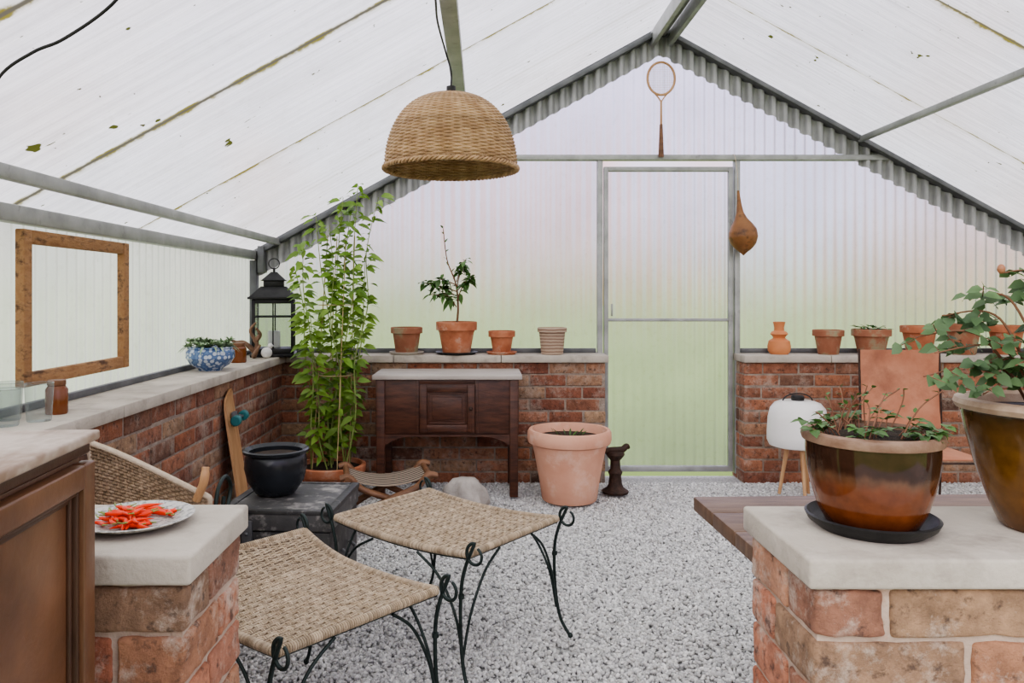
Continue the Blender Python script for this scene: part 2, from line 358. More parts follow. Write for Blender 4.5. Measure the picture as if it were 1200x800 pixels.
def bricks(mb,axis,a0,a1,d0,d1,z0,z1,jj=.0022):
    n=round((z1-z0)/.0735);ph=(z1-z0)/n
    for k in range(n):
        za=z0+k*ph+.0045;zb=z0+(k+1)*ph-.0045
        sp=d0+(.105 if k%2 else (d1-d0)-.105) if (d1-d0)>.15 else None
        rows=[(d0,sp-.004),(sp+.004,d1)] if sp else [(d0,d1)]
        for ra,rb in rows:
            x=a0-(0.1125 if k%2 else 0)+(U(-.015,.015) if k%2 else 0)
            while x<a1-.01:
                L=.216+U(-.006,.006)
                xa=max(x,a0);xb=min(x+L,a1)
                if xb-xa>.03:
                    j=lambda s=jj:U(-s,s)
                    if axis=='x': mb.box(xa+j(),xb+j(),ra+j(),rb+j(),za+j(.0018),zb+j(.0018))
                    else: mb.box(ra+j(),rb+j(),xa+j(),xb+j(),za+j(.0018),zb+j(.0018))
                x+=L+.009
def brickwall(name,axis,a0,a1,d0,d1,bm_,mm,parent=None,z1=WT-CT,inset=.004):
    mb=MB();bricks(mb,axis,a0,a1,d0,d1,-.03,z1,.0028 if not parent else .0018)
    o=mb.build(name,[bm_,mm],parent,smooth=True,bevel=.006,bseg=2,angle=50)
    me=o.data;bm=bmesh.new();bm.from_mesh(me)
    if parent:
        bmesh.ops.subdivide_edges(bm,edges=[e for e in bm.edges if e.calc_length()>.03],cuts=6,use_grid_fill=True)
        for vv in bm.verts:
            vv.co+=mn.noise_vector(vv.co*30)*.0030+mn.noise_vector(vv.co*90)*.0016
        for f in bm.faces:f.smooth=True
    c=MB();
    if axis=='x': c.box(a0+inset,a1-inset,d0+inset,d1-inset,-.03,z1)
    else: c.box(d0+inset,d1-inset,a0+inset,a1-inset,-.03,z1)
    vs=[bm.verts.new(p) for p in c.v]
    for f in c.f:
        fc=bm.faces.new([vs[i] for i in f]);fc.material_index=1
    bm.to_mesh(me);bm.free();return o
def slabs(mb,axis,a0,a1,d0,d1,z0,z1,L=.9):
    n=max(1,round((a1-a0)/L));st=(a1-a0)/n
    for i in range(n):
        p=a0+i*st+(.0015 if i else 0);q=a0+(i+1)*st-(.0015 if i<n-1 else 0)
        if axis=='x':mb.box(p,q,d0,d1,z0,z1)
        else:mb.box(d0,d1,p,q,z0,z1)
IY=4.82
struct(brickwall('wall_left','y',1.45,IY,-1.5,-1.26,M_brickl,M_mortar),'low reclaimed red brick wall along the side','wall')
struct(brickwall('wall_back','x',-1.5,.77,IY,D+.02,M_brick,M_mortar),'low reclaimed red brick wall beside the door','wall')
struct(brickwall('wall_back.001','x',1.64,XR,IY,D+.02,M_brick,M_mortar),'low reclaimed red brick wall on the other side of the door','wall')
struct(brickwall('wall_right','y',.3,IY,3.57,XR,M_brick,M_mortar),'low red brick wall along the far side','wall')
b=MB();slabs(b,'y',1.45,D,-1.53,-1.235,WT-CT,WT,.62);struct(b.build('trim_1',M_stone,bevel=.005),'pale stone coping slabs on the side wall','coping')
b=MB();slabs(b,'x',-1.23,.785,IY-.03,D+.04,WT-CT,WT,.6);struct(b.build('trim_2',M_stone,bevel=.005),'pale stone coping slabs on the end wall','coping')
b=MB();slabs(b,'x',1.63,XR,IY-.03,D+.04,WT-CT,WT,.6);struct(b.build('trim_3',M_stone,bevel=.005),'pale stone coping slabs on the end wall past the door','coping')
b=MB();slabs(b,'y',.3,IY-.035,3.54,XR+.02,WT-CT,WT,.62);struct(b.build('trim_4',M_stone,bevel=.005),'pale stone coping slabs on the opposite side wall','coping')
def roof(name,xe,mat):
    mb=MB();ys=np.arange(Y0,5.12,.0127);vs=[]
    for y in ys:
        dz=.006*math.sin(2*math.pi*y/.0762)
        vs.append((RX,y,RZ+dz+.03));vs.append((xe,y,roofz(xe)+dz+.03))
    mb.add(vs,[(2*i,2*i+1,2*i+3,2*i+2) for i in range(len(ys)-1)])
    o=mb.build(name,mat,angle=80);struct(o,'sloping translucent corrugated roof sheets with mossy seams','roof')
roof('ceiling',XL-.06,M_roof);roof('ceiling.001',XR+.06,M_roofr)
def vsheet(name,x0,x1,zb,zt,mat,label,y=D,per=.066,amp=.0068,parent=None,axis='x'):
    mb=MB();n=max(2,int((x1-x0)/(per/12)));vs=[]
    for i in range(n+1):
        x=x0+(x1-x0)*i/n;d=amp*math.sin(2*math.pi*x/per);t=zt(x) if callable(zt) else zt
        if axis=='x': vs+= [(x,y+d,zb),(x,y+d,t)]
        else: vs+=[(y+d,x,zb),(y+d,x,t)]
    mb.add(vs,[(2*i,2*i+2,2*i+3,2*i+1) for i in range(n)])
    o=mb.build(name,mat,parent,angle=80)
    if not parent: struct(o,label,'window')
    return o
BZ=2.035
XBL=RX-(RZ-BZ)/SL;XBR=RX+(RZ-BZ)/SL
vsheet('window_1',XL,.775,WT,lambda x:min(roofz(x),BZ),M_sheet,'translucent corrugated glazing on the gable beside the door')
vsheet('window_2',1.635,XR,WT,lambda x:min(roofz(x),BZ),M_sheet,'translucent corrugated glazing on the gable past the door',amp=.0044)
vsheet('window_3',XBL,XBR,BZ,lambda x:roofz(x),M_sheet,'translucent corrugated glazing in the gable peak')
vsheet('window_4',Y0,D,WT,EZ,M_sheetl,'translucent corrugated side glazing above the brick wall',y=XL-.02,axis='y',amp=.0032)
vsheet('window_5',Y0,D,WT,EZ,M_sheetl,'translucent corrugated glazing on the opposite side',y=XR+.02,axis='y',amp=.0032)
b=MB();dx0,dx1=.80,1.61
for x in(dx0,dx1): b.box(x-.014,x+.014,4.985,5.02,.01,1.99)
b.box(dx0+.014,dx1-.014,4.985,5.02,1.96,1.99);b.box(dx0+.014,dx1-.014,4.985,5.02,.01,.045);b.box(dx0+.014,dx1-.014,4.985,5.02,.985,1.005)
dr=struct(b.build('door_1',M_steel,bevel=.003),'galvanised steel framed door with corrugated translucent panels','door')
vsheet('door_panel',dx0+.01,dx1-.01,.03,1.97,M_sheet,'',y=5.03,parent=dr)
b=MB();b.beam((dx0+.035,4.975,1.02),(dx0+.035,4.975,1.10),.012,.012,(0,1,0));b.build('door_handle',M_steel,dr,bevel=.003)
T=[5]
def trim(mb,mat,label,**k):
    T[0]+=1;return struct(mb.build('trim_%d'%T[0],mat,**k),label,'frame')
b=MB();
for x in(.760,1.650): b.box(x-.017,x+.017,4.975,5.025,0,BZ)
trim(b,M_steel,'galvanised steel door posts',bevel=.003)
b=MB();b.box(XBL+.05,XBR-.05,4.965,5.02,BZ-.005,BZ+.03);trim(b,M_steel,'horizontal galvanised tie rail across the gable',bevel=.003)
b=MB()
for s,xe in((-1,XL),(1,XR)):
    b.beam((RX,4.95,RZ-.02),(xe,4.95,EZ-.02),.075,.028);b.beam((RX,5.0,RZ-.005),(xe,5.0,EZ-.005),.03,.05)
trim(b,M_steeld,'dark steel rafters following the gable slopes',bevel=.003)
b=MB()
for (xa,xb) in((XL+.02,RX),(RX,XR-.02)):
    n=int((xb-xa)/.0065);vs=[]
    for i in range(n+1):
        x=xa+(xb-xa)*i/n;d=.030*math.sin(2*math.pi*x/.0762);d=max(-.019,min(.019,d));t=roofz(x)
        vs+=[(x,4.99+d,t-.165),(x,4.99+d,t-.03)]
    b.add(vs,[(2*i,2*i+2,2*i+3,2*i+1) for i in range(n)])
trim(b,PM('corrugated_steel_strip',[(.30,.305,.31),(.48,.485,.49)],6,.6,.1,.2),'corrugated steel flashing strip under the gable rafters',angle=80)
def purlin(x,w=.045,h=.06,dz=-.02):
    b=MB();b.beam((x,Y0,roofz(x)+dz),(x,4.94,roofz(x)+dz),w,h);trim(b,M_steel,'steel purlin running beneath the roof sheets',bevel=.004)
purlin(-1.32,w=.035,h=.04);purlin(-.118,w=.06,h=.05,dz=-.01);purlin(2.43,w=.035,h=.035);purlin(3.63,w=.035,h=.045)
b=MB();b.beam((RX-.055,Y0,RZ-.07),(RX-.055,4.97,RZ-.07),.03,.09);b.beam((RX+.055,Y0,RZ-.07),(RX+.055,4.97,RZ-.07),.03,.09);b.beam((RX,Y0,RZ-.03),(RX,4.97,RZ-.03),.05,.04)
trim(b,M_steel,'steel ridge beam at the roof peak',bevel=.004)
b=MB();b.box(XL,XL+.05,Y0,4.97,EZ-.035,EZ+.02);trim(b,M_steel,'steel eaves rail above the side glazing',bevel=.004)
b=MB();b.box(XR-.05,XR,Y0,4.97,EZ-.035,EZ+.02);trim(b,M_steel,'steel eaves rail on the opposite side',bevel=.004)
b=MB();b.box(XL,XL+.045,4.93,4.99,WT,EZ-.04);b.box(XL+.06,XL+.10,4.9,4.98,EZ-.12,EZ+.05);trim(b,M_steeld,'dark steel corner post',bevel=.003)
b=MB();b.box(XL+.03,.735,5.0,5.025,WT,WT+.03);b.box(1.68,XR-.05,5.0,5.025,WT,WT+.03);b.box(XL-.005,XL+.02,1.45,4.92,WT,WT+.025);trim(b,M_steeld,'dark sill strip where glazing meets the coping',bevel=.002)
b=MB();y0,y1,z0,z1,t=2.42,3.14,.865,1.368,.045
xx0,xx1=XL+.024,XL+.055
b.box(xx0,xx1,y0,y0+t,z0,z1);b.box(xx0,xx1,y1-t,y1,z0,z1);b.box(xx0+.002,xx1-.002,y0+t,y1-t,z1-t,z1);b.box(xx0+.002,xx1-.002,y0+t,y1-t,z0,z0+t)
struct(b.build('window_6',M_pine,bevel=.004),'weathered pine window frame set in the side glazing','window')
# ------------------------------------------------------------------ piers
def pier(x0,x1,y0,y1,label):
    e=thing('brick_pier',label,'pier',((x0+x1)/2,(y0+y1)/2,0))
    cx,cy=(x0+x1)/2,(y0+y1)/2
    brickwall('masonry','x',x0-cx+.012,x1-cx-.012,y0-cy+.012,y1-cy-.012,M_brickp,M_mortarp,e,inset=.0065)
    b=MB();slabs(b,'x',x0-cx,x1-cx,y0-cy,y1-cy,WT-CT+.001,WT,1.5);b.build('coping_stone',M_stone,e,bevel=.006,bseg=3)
    return e
pier(-1.22,-.425,1.115,1.395,'low reclaimed brick pier with pale stone coping holding a plate')
pier(.468,1.9,1.10,1.385,'low reclaimed brick pier with pale stone coping under glazed pots')
# ------------------------------------------------------------------ foreground cabinet
e=thing('wooden_cabinet','tall varnished brown wooden cabinet with peeling top','cabinet',(-.534,1.05,0),math.radians(5))
H=.975
b=MB();b.box(-.5,-.012,-.62,-.01,.06,H-.032);b.build('body',M_wcab,e,bevel=.003)
b=MB();b.box(-.515,.008,-.635,.008,H-.014,H);b.build('worktop',M_wcabtop,e,bevel=.004,bseg=3)
b=MB();b.box(-.508,-.002,-.628,-.001,H-.031,H-.0145);b.build('cornice',M_wcabd,e,bevel=.004,bseg=3)
b=MB();X0=-.011
def fr(b,y0,y1,z0,z1,w,xa,xb):
    b.box(xa,xb,y0,y0+w,z0,z1);b.box(xa,xb,y1-w,y1,z0,z1);b.box(xa,xb,y0+w,y1-w,z1-w,z1);b.box(xa,xb,y0+w,y1-w,z0,z0+w)
b.box(X0-.001,X0+.002,-.30,-.012,.09,H-.045)
d=b.build('door',M_wcab,e,bevel=.001)
b=MB();fr(b,-.31,-.012,.08,H-.038,.032,X0+.001,X0+.020);b.build('door_frame',M_wcab,d,bevel=.003,bseg=3)
b=MB();fr(b,-.278,-.044,.112,H-.070,.007,X0+.001,X0+.013);fr(b,-.271,-.051,.119,H-.077,.008,X0+.001,X0+.007);b.build('moulding',M_wcabd,d,bevel=.002)
b=MB();b.box(-.5,-.012,-.61,-.02,0,.06);b.build('plinth',M_wdark,e)
# ------------------------------------------------------------------ plate and chillies
PX,PY=-.575,1.27
b=MB();b.lathe([(0,.004),(.055,.004),(.068,.008),(.090,.016),(.093,.0185),(.089,.0195),(.069,.012),(.056,.008),(0,.008)],64)
o=b.build('plate',M_plate);tag(o,'speckled grey enamel plate holding red chillies','plate',loc=(PX,PY,WT-.003))
for i in range(44):
    a=U(0,6.28);lay=0 if i<25 else (1 if i<38 else 2)
    r=(.068,.05,.028)[lay]*math.sqrt(R());L=U(.035,.055);rad=U(.0030,.0045)
    cz=WT+.0065+rad+lay*.0070
    e=thing('chilli','glossy red chilli pepper lying on the plate','chilli',(PX+r*math.cos(a),PY+r*math.sin(a),cz),U(0,6.28),'red chillies on the enamel plate')
    bend=U(-.014,.014);pts=[(L*(t-.5),bend*(4*(t-.5)**2),(.004*(t-.5)**2)) for t in[k/9 for k in range(10)]]
    rr=[rad*q for q in(.55,.9,1,1,.95,.85,.7,.5,.3,.08)]
    b=MB();b.tube(pts,rr,10);b.build('flesh',M_chili,e,angle=80)
    b=MB();p=Vector(pts[0]);b.tube([p+Vector((.001,0,0)),p+Vector((-.004,0,.001)),p+Vector((-.011,.003,.003))],[rad*.5,.0012,.001],6);b.build('stem',M_stemg,e)
# ------------------------------------------------------------------ pots
def potprof(rt,rb,h,rimh,rimt=.008,wall=.010):
    k=(h-rimh)/h;rm=rb+(rt-rimt-rb)*k
    return [(0,0),(rb*.95,0),(rb,.004),(rm,h-rimh),(rt-.001,h-rimh+.002),(rt,h-.004),(rt-.003,h),(rt-wall,h),(rt-wall-.004,h-rimh),(rb-wall,h*.25),(0,h*.25)]
def soil(b,r,z,n=28):
    b.lathe([(0,z+.006),(r*.5,z+.004),(r,z)],n)
def potted(name,label,cat,loc,rt,rb,h,rimh,mat,group=None,soilz=.85,saucer=None,n=48):
    e=thing(name,label,cat,loc,U(0,6),group)
    z=0
    if saucer:
        sr,sm=saucer;b=MB();b.lathe([(0,0),(sr*.85,0),(sr,.016),(sr-.004,.018),(sr*.83,.007),(0,.007)],n);b.build('saucer',sm,e);z=.0075
    b=MB();b.lathe([(r,q+z) for r,q in potprof(rt,rb,h,rimh)],n);b.build('pot',mat,e)
    if soilz:
        b=MB();soil(b,rt-.014,h*soilz+z);b.build('soil',M_soil,e)
    return e,z
GL='terracotta pots on the coping'
YP=4.9
def px(p,y=YP): return (p-566)*y/900
potted('plant_pot','terracotta pot with rolled rim on a white saucer','plant pot',(px(476.5),YP,WT),.101,.07,.165,.04,M_terra2,GL,saucer=(.112,M_stone))
e,_=potted('potted_citrus','small leafy citrus tree in a wide terracotta pot','potted plant',(px(535),YP,WT),.131,.088,.20,.055,M_terra,None,saucer=(.135,M_black))
e.rotation_euler=(0,0,0)
bs=MB();bl=MB()
tr=spline([(0,0,.17),(.01,0,.3),(-.005,.0,.45),(-.06,0,.60),(-.085,0,.80)],8);bs.tube(tr,[.008-.006*i/len(tr) for i in range(len(tr))],7)
for (z,dx,dy,dz) in((.30,-.10,.02,.10),(.34,.09,-.02,.16),(.37,-.22,.0,.09),(.40,.10,.03,.08),(.42,.06,-.05,.18),(.44,-.12,-.04,.04),(.36,-.16,-.03,.02),(.46,.05,.02,.12),(.40,-.20,.03,.05)):
    p=Vector((0,0,z));q=p+Vector((dx,dy,dz));pp=spline([p,p+Vector((dx*.5,dy*.5,dz*.65)),q],6);bs.tube(pp,[.004-.002*i/12 for i in range(len(pp))],5)
    for k in range(17):
        c=pp[3+int(R()*9.9)] if len(pp)>12 else pp[-1];dd=Vector((U(-1,1),U(-1,1),U(-.5,.6)));bl.leaf(c,dd,U(.05,.08),U(.028,.042),.2,.4)
for k in range(7):bl.leaf(tr[-1-k*2],(U(-1,1),U(-1,1),.9),.045,.016)
bs.build('stem',M_stemb,e);bl.build('foliage',M_leafB,e,angle=80)
potted('plant_pot','small smooth orange terracotta pot on a saucer','plant pot',(px(588),YP,WT),.086,.056,.142,.04,M_terra,GL,saucer=(.098,M_terra))
potted('plant_pot','striped beige earthenware pot','plant pot',(px(647),YP,WT),.094,.07,.17,.03,M_stripe,GL)
b=MB();b.lathe([(0,0),(.052,0),(.068,.02),(.071,.05),(.064,.085),(.043,.098),(.036,.105),(.043,.118),(.055,.128),(.046,.142),(.031,.15),(.03,.17),(.034,.19),(.038,.205),(.031,.207),(.022,.18),(.02,.15),(0,.14)],40)
o=b.build('vase',M_orange);tag(o,'orange clay bottle vase with stacked bulges','vase',loc=(px(913),YP,WT))
potted('plant_pot','small brown terracotta pot standing near the vase','plant pot',(px(970.5),YP,WT),.095,.062,.155,.04,M_terra2,GL)
e,_=potted('potted_seedling','mossy terracotta pot with trailing seedlings','potted plant',(px(1021),YP,WT),.118,.078,.16,.045,M_terra2,None)
bl=MB()
for k in range(60):
    a=U(0,6.28);r=U(.0,.10);bl.leaf((r*math.cos(a),r*math.sin(a),.145+U(0,.03)),(math.cos(a),math.sin(a),U(.0,.8)),U(.03,.055),U(.015,.03))
bl.build('foliage',M_leafB,e,angle=80)
potted('plant_pot','large orange terracotta pot','plant pot',(px(1077),YP,WT),.110,.072,.182,.045,M_terra,GL)
potted('plant_pot','lichen stained terracotta pot','plant pot',(px(1128),YP,WT),.112,.074,.195,.05,M_terra2,GL)
potted('plant_pot','terracotta pot at the end of the row','plant pot',(px(1179),YP,WT),.108,.070,.185,.045,M_terra,GL)
e=thing('large_plant_pot','large pale pink terracotta pot standing on gravel','plant pot',(.49,4.36,0))
b=MB();b.lathe([(0,0),(.15,0),(.155,.006),(.172,.12),(.198,.26),(.212,.315),(.232,.325),(.238,.345),(.236,.385),(.228,.398),(.212,.398),(.204,.38),(.20,.33),(.15,.2),(0,.2)],72);b.build('pot',M_terrap,e)
b=MB();soil(b,.20,.35);b.build('soil',M_soil,e)
bl=MB()
for k in range(14):
    a=U(0,6.28);r=U(0,.15);bl.leaf((r*math.cos(a),r*math.sin(a),.355),(math.cos(a)*.6,math.sin(a)*.6,U(.4,1.2)),U(.04,.07),.016)
bl.build('foliage',M_leafB,e,angle=80)
# ------------------------------------------------------------------ tall plant
TPX,TPY=-.875,4.42
e=thing('tall_potted_plant','tall leafy green climber on bamboo canes in terracotta pot','potted plant',(TPX,TPY,0))
b=MB();b.lathe([(0,0),(.13,0),(.135,.005),(.17,.13),(.19,.135),(.20,.15),(.20,.185),(.19,.19),(.178,.188),(.17,.14),(0,.13)],56);b.build('pot',M_terra,e)
b=MB();soil(b,.17,.165);b.build('soil',M_soil,e)
bs=MB();bl=MB();bc=MB()
for k in range(4):
    a=k/4*6.28+.5;r0=.11;bc.tube([(r0*math.cos(a),r0*math.sin(a),.16),(.08*math.cos(a)+.06,.08*math.sin(a),1.50)],.0030,6)
for z in(.7,1.1):
    bc.tube([(.1*math.cos(q/24*6.28)+.03,.1*math.sin(q/24*6.28),z) for q in range(24)],.0025,5,closed=True)
bc.build('cane_support',M_cane,e)
tips=[-.19,-.12,-.05,.02,.08,.14,.19,.25,-.09,.10,.22]
tops=[1.32,1.46,1.60,1.55,1.72,1.68,1.82,1.72,1.05,1.2,1.4]
for k,(tx,top) in enumerate(zip(tips,tops)):
    a=U(0,6.28);r=U(.02,.09);x0,y0_=r*math.cos(a)+tx*.2,r*math.sin(a)
    ty=U(-.14,.12)
    top=min(top,roofz(TPX+tx)-.10)
    c=[(x0,y0_,.16)]
    for q in range(1,6):
        t=q/5;c.append((x0*(1-t)+tx*t+U(-.03,.03),y0_*(1-t)+ty*t+U(-.03,.03),.16+(top-.16)*t))
    pp=spline(c,10);bs.tube(pp,[.0050-.0032*i/len(pp) for i in range(len(pp))],5)
    for i in range(5,len(pp)):
        for s in range(2):
            if R()<(.70 if i<len(pp)*.45 else 1.0):
                a=U(0,6.28);d=Vector((math.cos(a),math.sin(a)*.8,U(-.3,.5)));p=pp[i]+d*.014
                L=U(.055,.095)
                if TPX+p.x+d.x*L<TPX-.24 or p.z+.06>roofz(TPX+p.x-.05)-.02: L*=.6
                bl.leaf(p,d,L,L*U(.42,.54),.15,.4,up=(U(-.7,.7),U(-1.4,0),.8))
bs.build('stem',M_stemg,e);bl.build('foliage',M_leafA,e,angle=80)
# ------------------------------------------------------------------ sideboard
e=thing('sideboard','dark mahogany washstand with pale weathered top and panelled door','sideboard',(-.205,4.40,0))
w2=.41
b=MB();b.box(-w2-.02,w2+.02,-.02,.38,.672,.70);b.build('worktop',M_wgrey,e,bevel=.007,bseg=3)
b=MB();b.box(-w2+.02,w2-.02,.004,.355,.36,.671)
b.box(-w2,-w2+.05,0,.02,.355,.671);b.box(w2-.05,w2,0,.02,.355,.671);b.box(-.178,-.160,0,.02,.36,.671);b.box(.160,.178,0,.02,.36,.671)
b.box(-.16,.16,.001,.02,.648,.671)
b.build('body',M_wdark,e,bevel=.002)
b=MB();b.box(-.158,.158,-.004,.017,.374,.643);d=b.build('door',M_wdark,e,bevel=.003)
def frx(b,x0,x1,z0,z1,w,ya,yb):
    b.box(x0,x0+w,ya,yb,z0,z1);b.box(x1-w,x1,ya,yb,z0,z1);b.box(x0+w,x1-w,ya,yb,z1-w,z1);b.box(x0+w,x1-w,ya,yb,z0,z0+w)
b=MB();frx(b,-.158,.158,.374,.643,.042,-.014,-.003);frx(b,-.112,.112,.42,.597,.008,-.01,-.003);b.box(-.085,.085,-.012,-.003,.445,.572);b.build('raised_panel',M_wdark,d,bevel=.004)
b=MB();b.ball((.135,-.026,.51),.012,8);b.build('knob',M_rust,d)
for x in(-w2+.004,w2-.052):
    for y in(.0,.33):
        b=MB();b.box(x,x+.048,y-.006,y+.042,0,.671);b.build('leg',M_wdark,e,bevel=.004)
b=MB();n=20;vs=[]
for i in range(n+1):
    x=-w2+.052+(2*w2-.104)*i/n;t=abs(2*i/n-1);z=.345-.05*max(0,(t-.6)/.4)**2
    vs+=[(x,.0,z),(x,.0,.358),(x,.02,z),(x,.02,.358)]
fs=[]
for i in range(n):
    o_=4*i;fs+=[(o_,o_+4,o_+5,o_+1),(o_+2,o_+3,o_+7,o_+6),(o_,o_+2,o_+6,o_+4)]
b.add(vs,fs);b.build('apron',M_wdark,e)
# ------------------------------------------------------------------ stools
def weave(mb,surf,nrm,nu,nv,ru,rv,amp,flat=.6):
    for j in range(nv):
        t=(j+.5)/nv
        pts=[surf((i/(2*nu)),t)+nrm((i/(2*nu)),t)*amp*(math.cos(math.pi*(i/2-.5)*1.0)*(1 if j%2 else -1)) for i in range(2*nu+1)]
        mb.tube(pts,rv,5,flat=1)
    for i in range(nu):
        s=(i+.5)/nu
        pts=[surf(s,j/(2*nv))+nrm(s,j/(2*nv))*amp*(.6*math.cos(math.pi*(j/2-.5))*(-1 if i%2 else 1)) for j in range(2*nv+1)]
        mb.tube(pts,ru,5)
def scroll(c,r,a0,turns,axis,n=30,shrink=.5):
    out=[]
    for i in range(n+1):
        t=i/n;a=a0+turns*2*math.pi*t;q=r*(shrink+(1-shrink)*t)
        out.append(Vector(c)+Vector((axis*q*math.cos(a),0,q*math.sin(a))))
    return out
SA,SB=.295,.232
def make_stool(label,loc,rz,up=0.0):
    e=thing('rattan_stool',label,'stool',loc,rz,'woven rattan stools')
    sz=lambda x:.386+.018*(x/SA)**2+(up*((-x/SA-.2)/.8)**2 if x<-.2*SA else 0)
    b=MB()
    surf=lambda s,t:Vector(((s*2-1)*SA,(t*2-1)*SB,sz((s*2-1)*SA)))
    nS=105
    for i in range(nS):
        s=(i+.5)/nS
        if i%5==4:
            b.mi=1;b.tube([surf(s,j/48)+Vector((0,0,-.0008)) for j in range(49)],.0026,5);b.mi=0
            continue
        b.tube([surf(s,j/48)+Vector((0,0,.0012*math.cos(j/48*math.pi*24+(i%2)*math.pi))) for j in range(49)],.0027,5)
    for j in range(24):
        t=(j+.5)/24
        for dt in(-.0055,.0055):
            b.tube([surf(i/168,t+dt)+Vector((0,0,.0008+.0030*math.cos(i/168*math.pi*42+(j%2)*math.pi))) for i in range(169)],.0020,5)
    for y in(-SB,SB):
        b.tube([(x,y,sz(x)) for x in[-SA+2*SA*k/24 for k in range(25)]],.008,8)
        for k in range(100):
            x=-SA+2*SA*(k+.5)/100
            b.tube([(x,y+.009*math.cos(a),sz(x)+.009*math.sin(a)) for a in[q/10*6.283 for q in range(10)]],.0026,5,closed=True)
    for x in(-SA,SA):
        b.tube([(x,-SB,sz(x)),(x,SB,sz(x))],.008,8)
        for k in range(76):
            y=-SB+2*SB*(k+.5)/76
            b.tube([(x+.009*math.cos(a),y,sz(x)+.009*math.sin(a)) for a in[q/10*6.283 for q in range(10)]],.0026,5,closed=True)
    b.build('woven_seat',[M_rattan,M_rattanr],e,angle=80)
    b=MB()
    for y in(-SB,SB): b.tube([(x,y*.985,sz(x)-.012) for x in[-SA+2*SA*k/16 for k in range(17)]],.005,8)
    for x in(-SA,SA): b.tube([(x*.985,-SB,sz(x)-.012),(x*.985,SB,sz(x)-.012)],.005,8)
    b.build('frame',M_iron,e,angle=80)
    for sx_ in(-1,1):
        for sy_ in(-1,1):
            b=MB();x,y=sx_*(SA+.004),sy_*(SB+.012);h=up if sx_<0 else 0
            sc=scroll((x+sx_*.030,y,.412+h),.034,math.pi*.35,-.92,sx_,26,.66)
            leg=spline([sc[-1],(x-sx_*.006,y,.37+h),(x-sx_*.022,y,.30),(x-sx_*.022,y*1.01,.18),(x-sx_*.006,y*1.03,.07),(x+sx_*.03,y*1.07,.006)],8)
            n1=len(sc)+len(leg)-1
            b.tube(sc+leg[1:],[.0040+.0014*min(1,i/28) for i in range(n1)],8)
            b.ball(leg[-1]+Vector((0,0,.003)),.009,6)
            b.tube(spline([(x-sx_*.016,y,.10),(x-sx_*.045,y,.22),(x-sx_*.11,y,.32),(x-sx_*.20,y,sz(sx_*(abs(x)-.2))-.014)],7),.0042,7)
            b.tube(spline([(x-sx_*.016,y,.10),(x-sx_*.012,y-sy_*.03,.22),(x-sx_*.008,y-sy_*.09,.33+h*.6),(x-sx_*.004,y-sy_*.16,.388+h)],7),.0042,7)
            b.tube([(x-sx_*.022,y,.275),(x-sx_*.022,y,.287)],.009,8)
            b.build('leg',M_iron,e,angle=80)
    return e
make_stool('woven rattan seat stool with scrolled wrought iron legs',(-.125,2.60,0),math.radians(-39))
make_stool('low woven rattan seat curving up at one end on iron legs',(-.492,1.995,0),math.radians(-43),.028)
# ------------------------------------------------------------------ rattan chair behind pier
e=thing('rattan_chair','low tan rattan chair with woven curved back and wooden arm','chair',(-1.0,2.33,0),math.radians(3))
bw=.175
def hh(s): return .325-.165*s**1.4
bs_=lambda s,t:Vector(((s*2-1)*bw,-.01-.05*t+.03*(s*2-1)**2,.39+hh(s)*t))
b=MB();weave(b,bs_,lambda s,t:Vector((0,1,0)),30,30,.0040,.0050,.0035);bk=b.build('backrest',M_rattanb,e,angle=80)
b=MB();rim=[bs_(0,q/8) for q in range(9)]+[bs_(q/12,1) for q in range(1,13)]+[bs_(1,1-q/8) for q in range(1,9)]
rim=spline(rim,3);b.tube(rim,.009,8)
b.build('rim',M_rope,bk,angle=80)
b=MB();weave(b,lambda s,t:Vector(((s*2-1)*bw,t*.28,.385)),lambda s,t:Vector((0,0,1)),16,22,.0045,.006,.004);b.build('woven_seat',M_rattan,e,angle=80)
b=MB();b.tube([(-bw,0,.385),(bw,0,.385),(bw,.28,.385),(-bw,.28,.385)],.008,8,closed=True)
for sx_ in(-1,1):
    b.tube(spline([(sx_*(bw+.006),-.01,.0),(sx_*(bw+.004),.0,.38),(sx_*(bw+.006),-.02,.52)],8),.007,8)
    b.tube(spline([(sx_*(bw+.004),.28,.385),(sx_*(bw+.006),.29,.0)],8),.007,8)
b.tube(spline([(bw+.01,-.01,.48),(bw+.012,.02,.56),(bw+.015,.09,.585),(bw+.015,.15,.54),(bw+.013,.12,.48),(bw+.013,.075,.49),(bw+.013,.08,.525)],8),.0065,8)
b.build('frame',M_iron,e,angle=80)
b=MB();b.tube(spline([(bw-.035,-.035,.545),(bw-.01,-.05,.60),(bw-.005,-.045,.645)],6),[.013]*10+[.011]*3,10);b.build('arm_end',M_wlight,e)
b=MB()
pts=[]
for i in range(90):
    a=i/90*6.28*4;pts.append((.045*math.cos(a)+.004*math.sin(a*3),.045*math.sin(a),.008+.0045*i/20+.003*math.sin(a*2.3)))
b.tube(pts,.004,6);o=b.build('cord_coil',M_rope);tag(o,'loose coil of pale cord resting on the rattan chair seat','cord',loc=(-.89,2.50,.395))
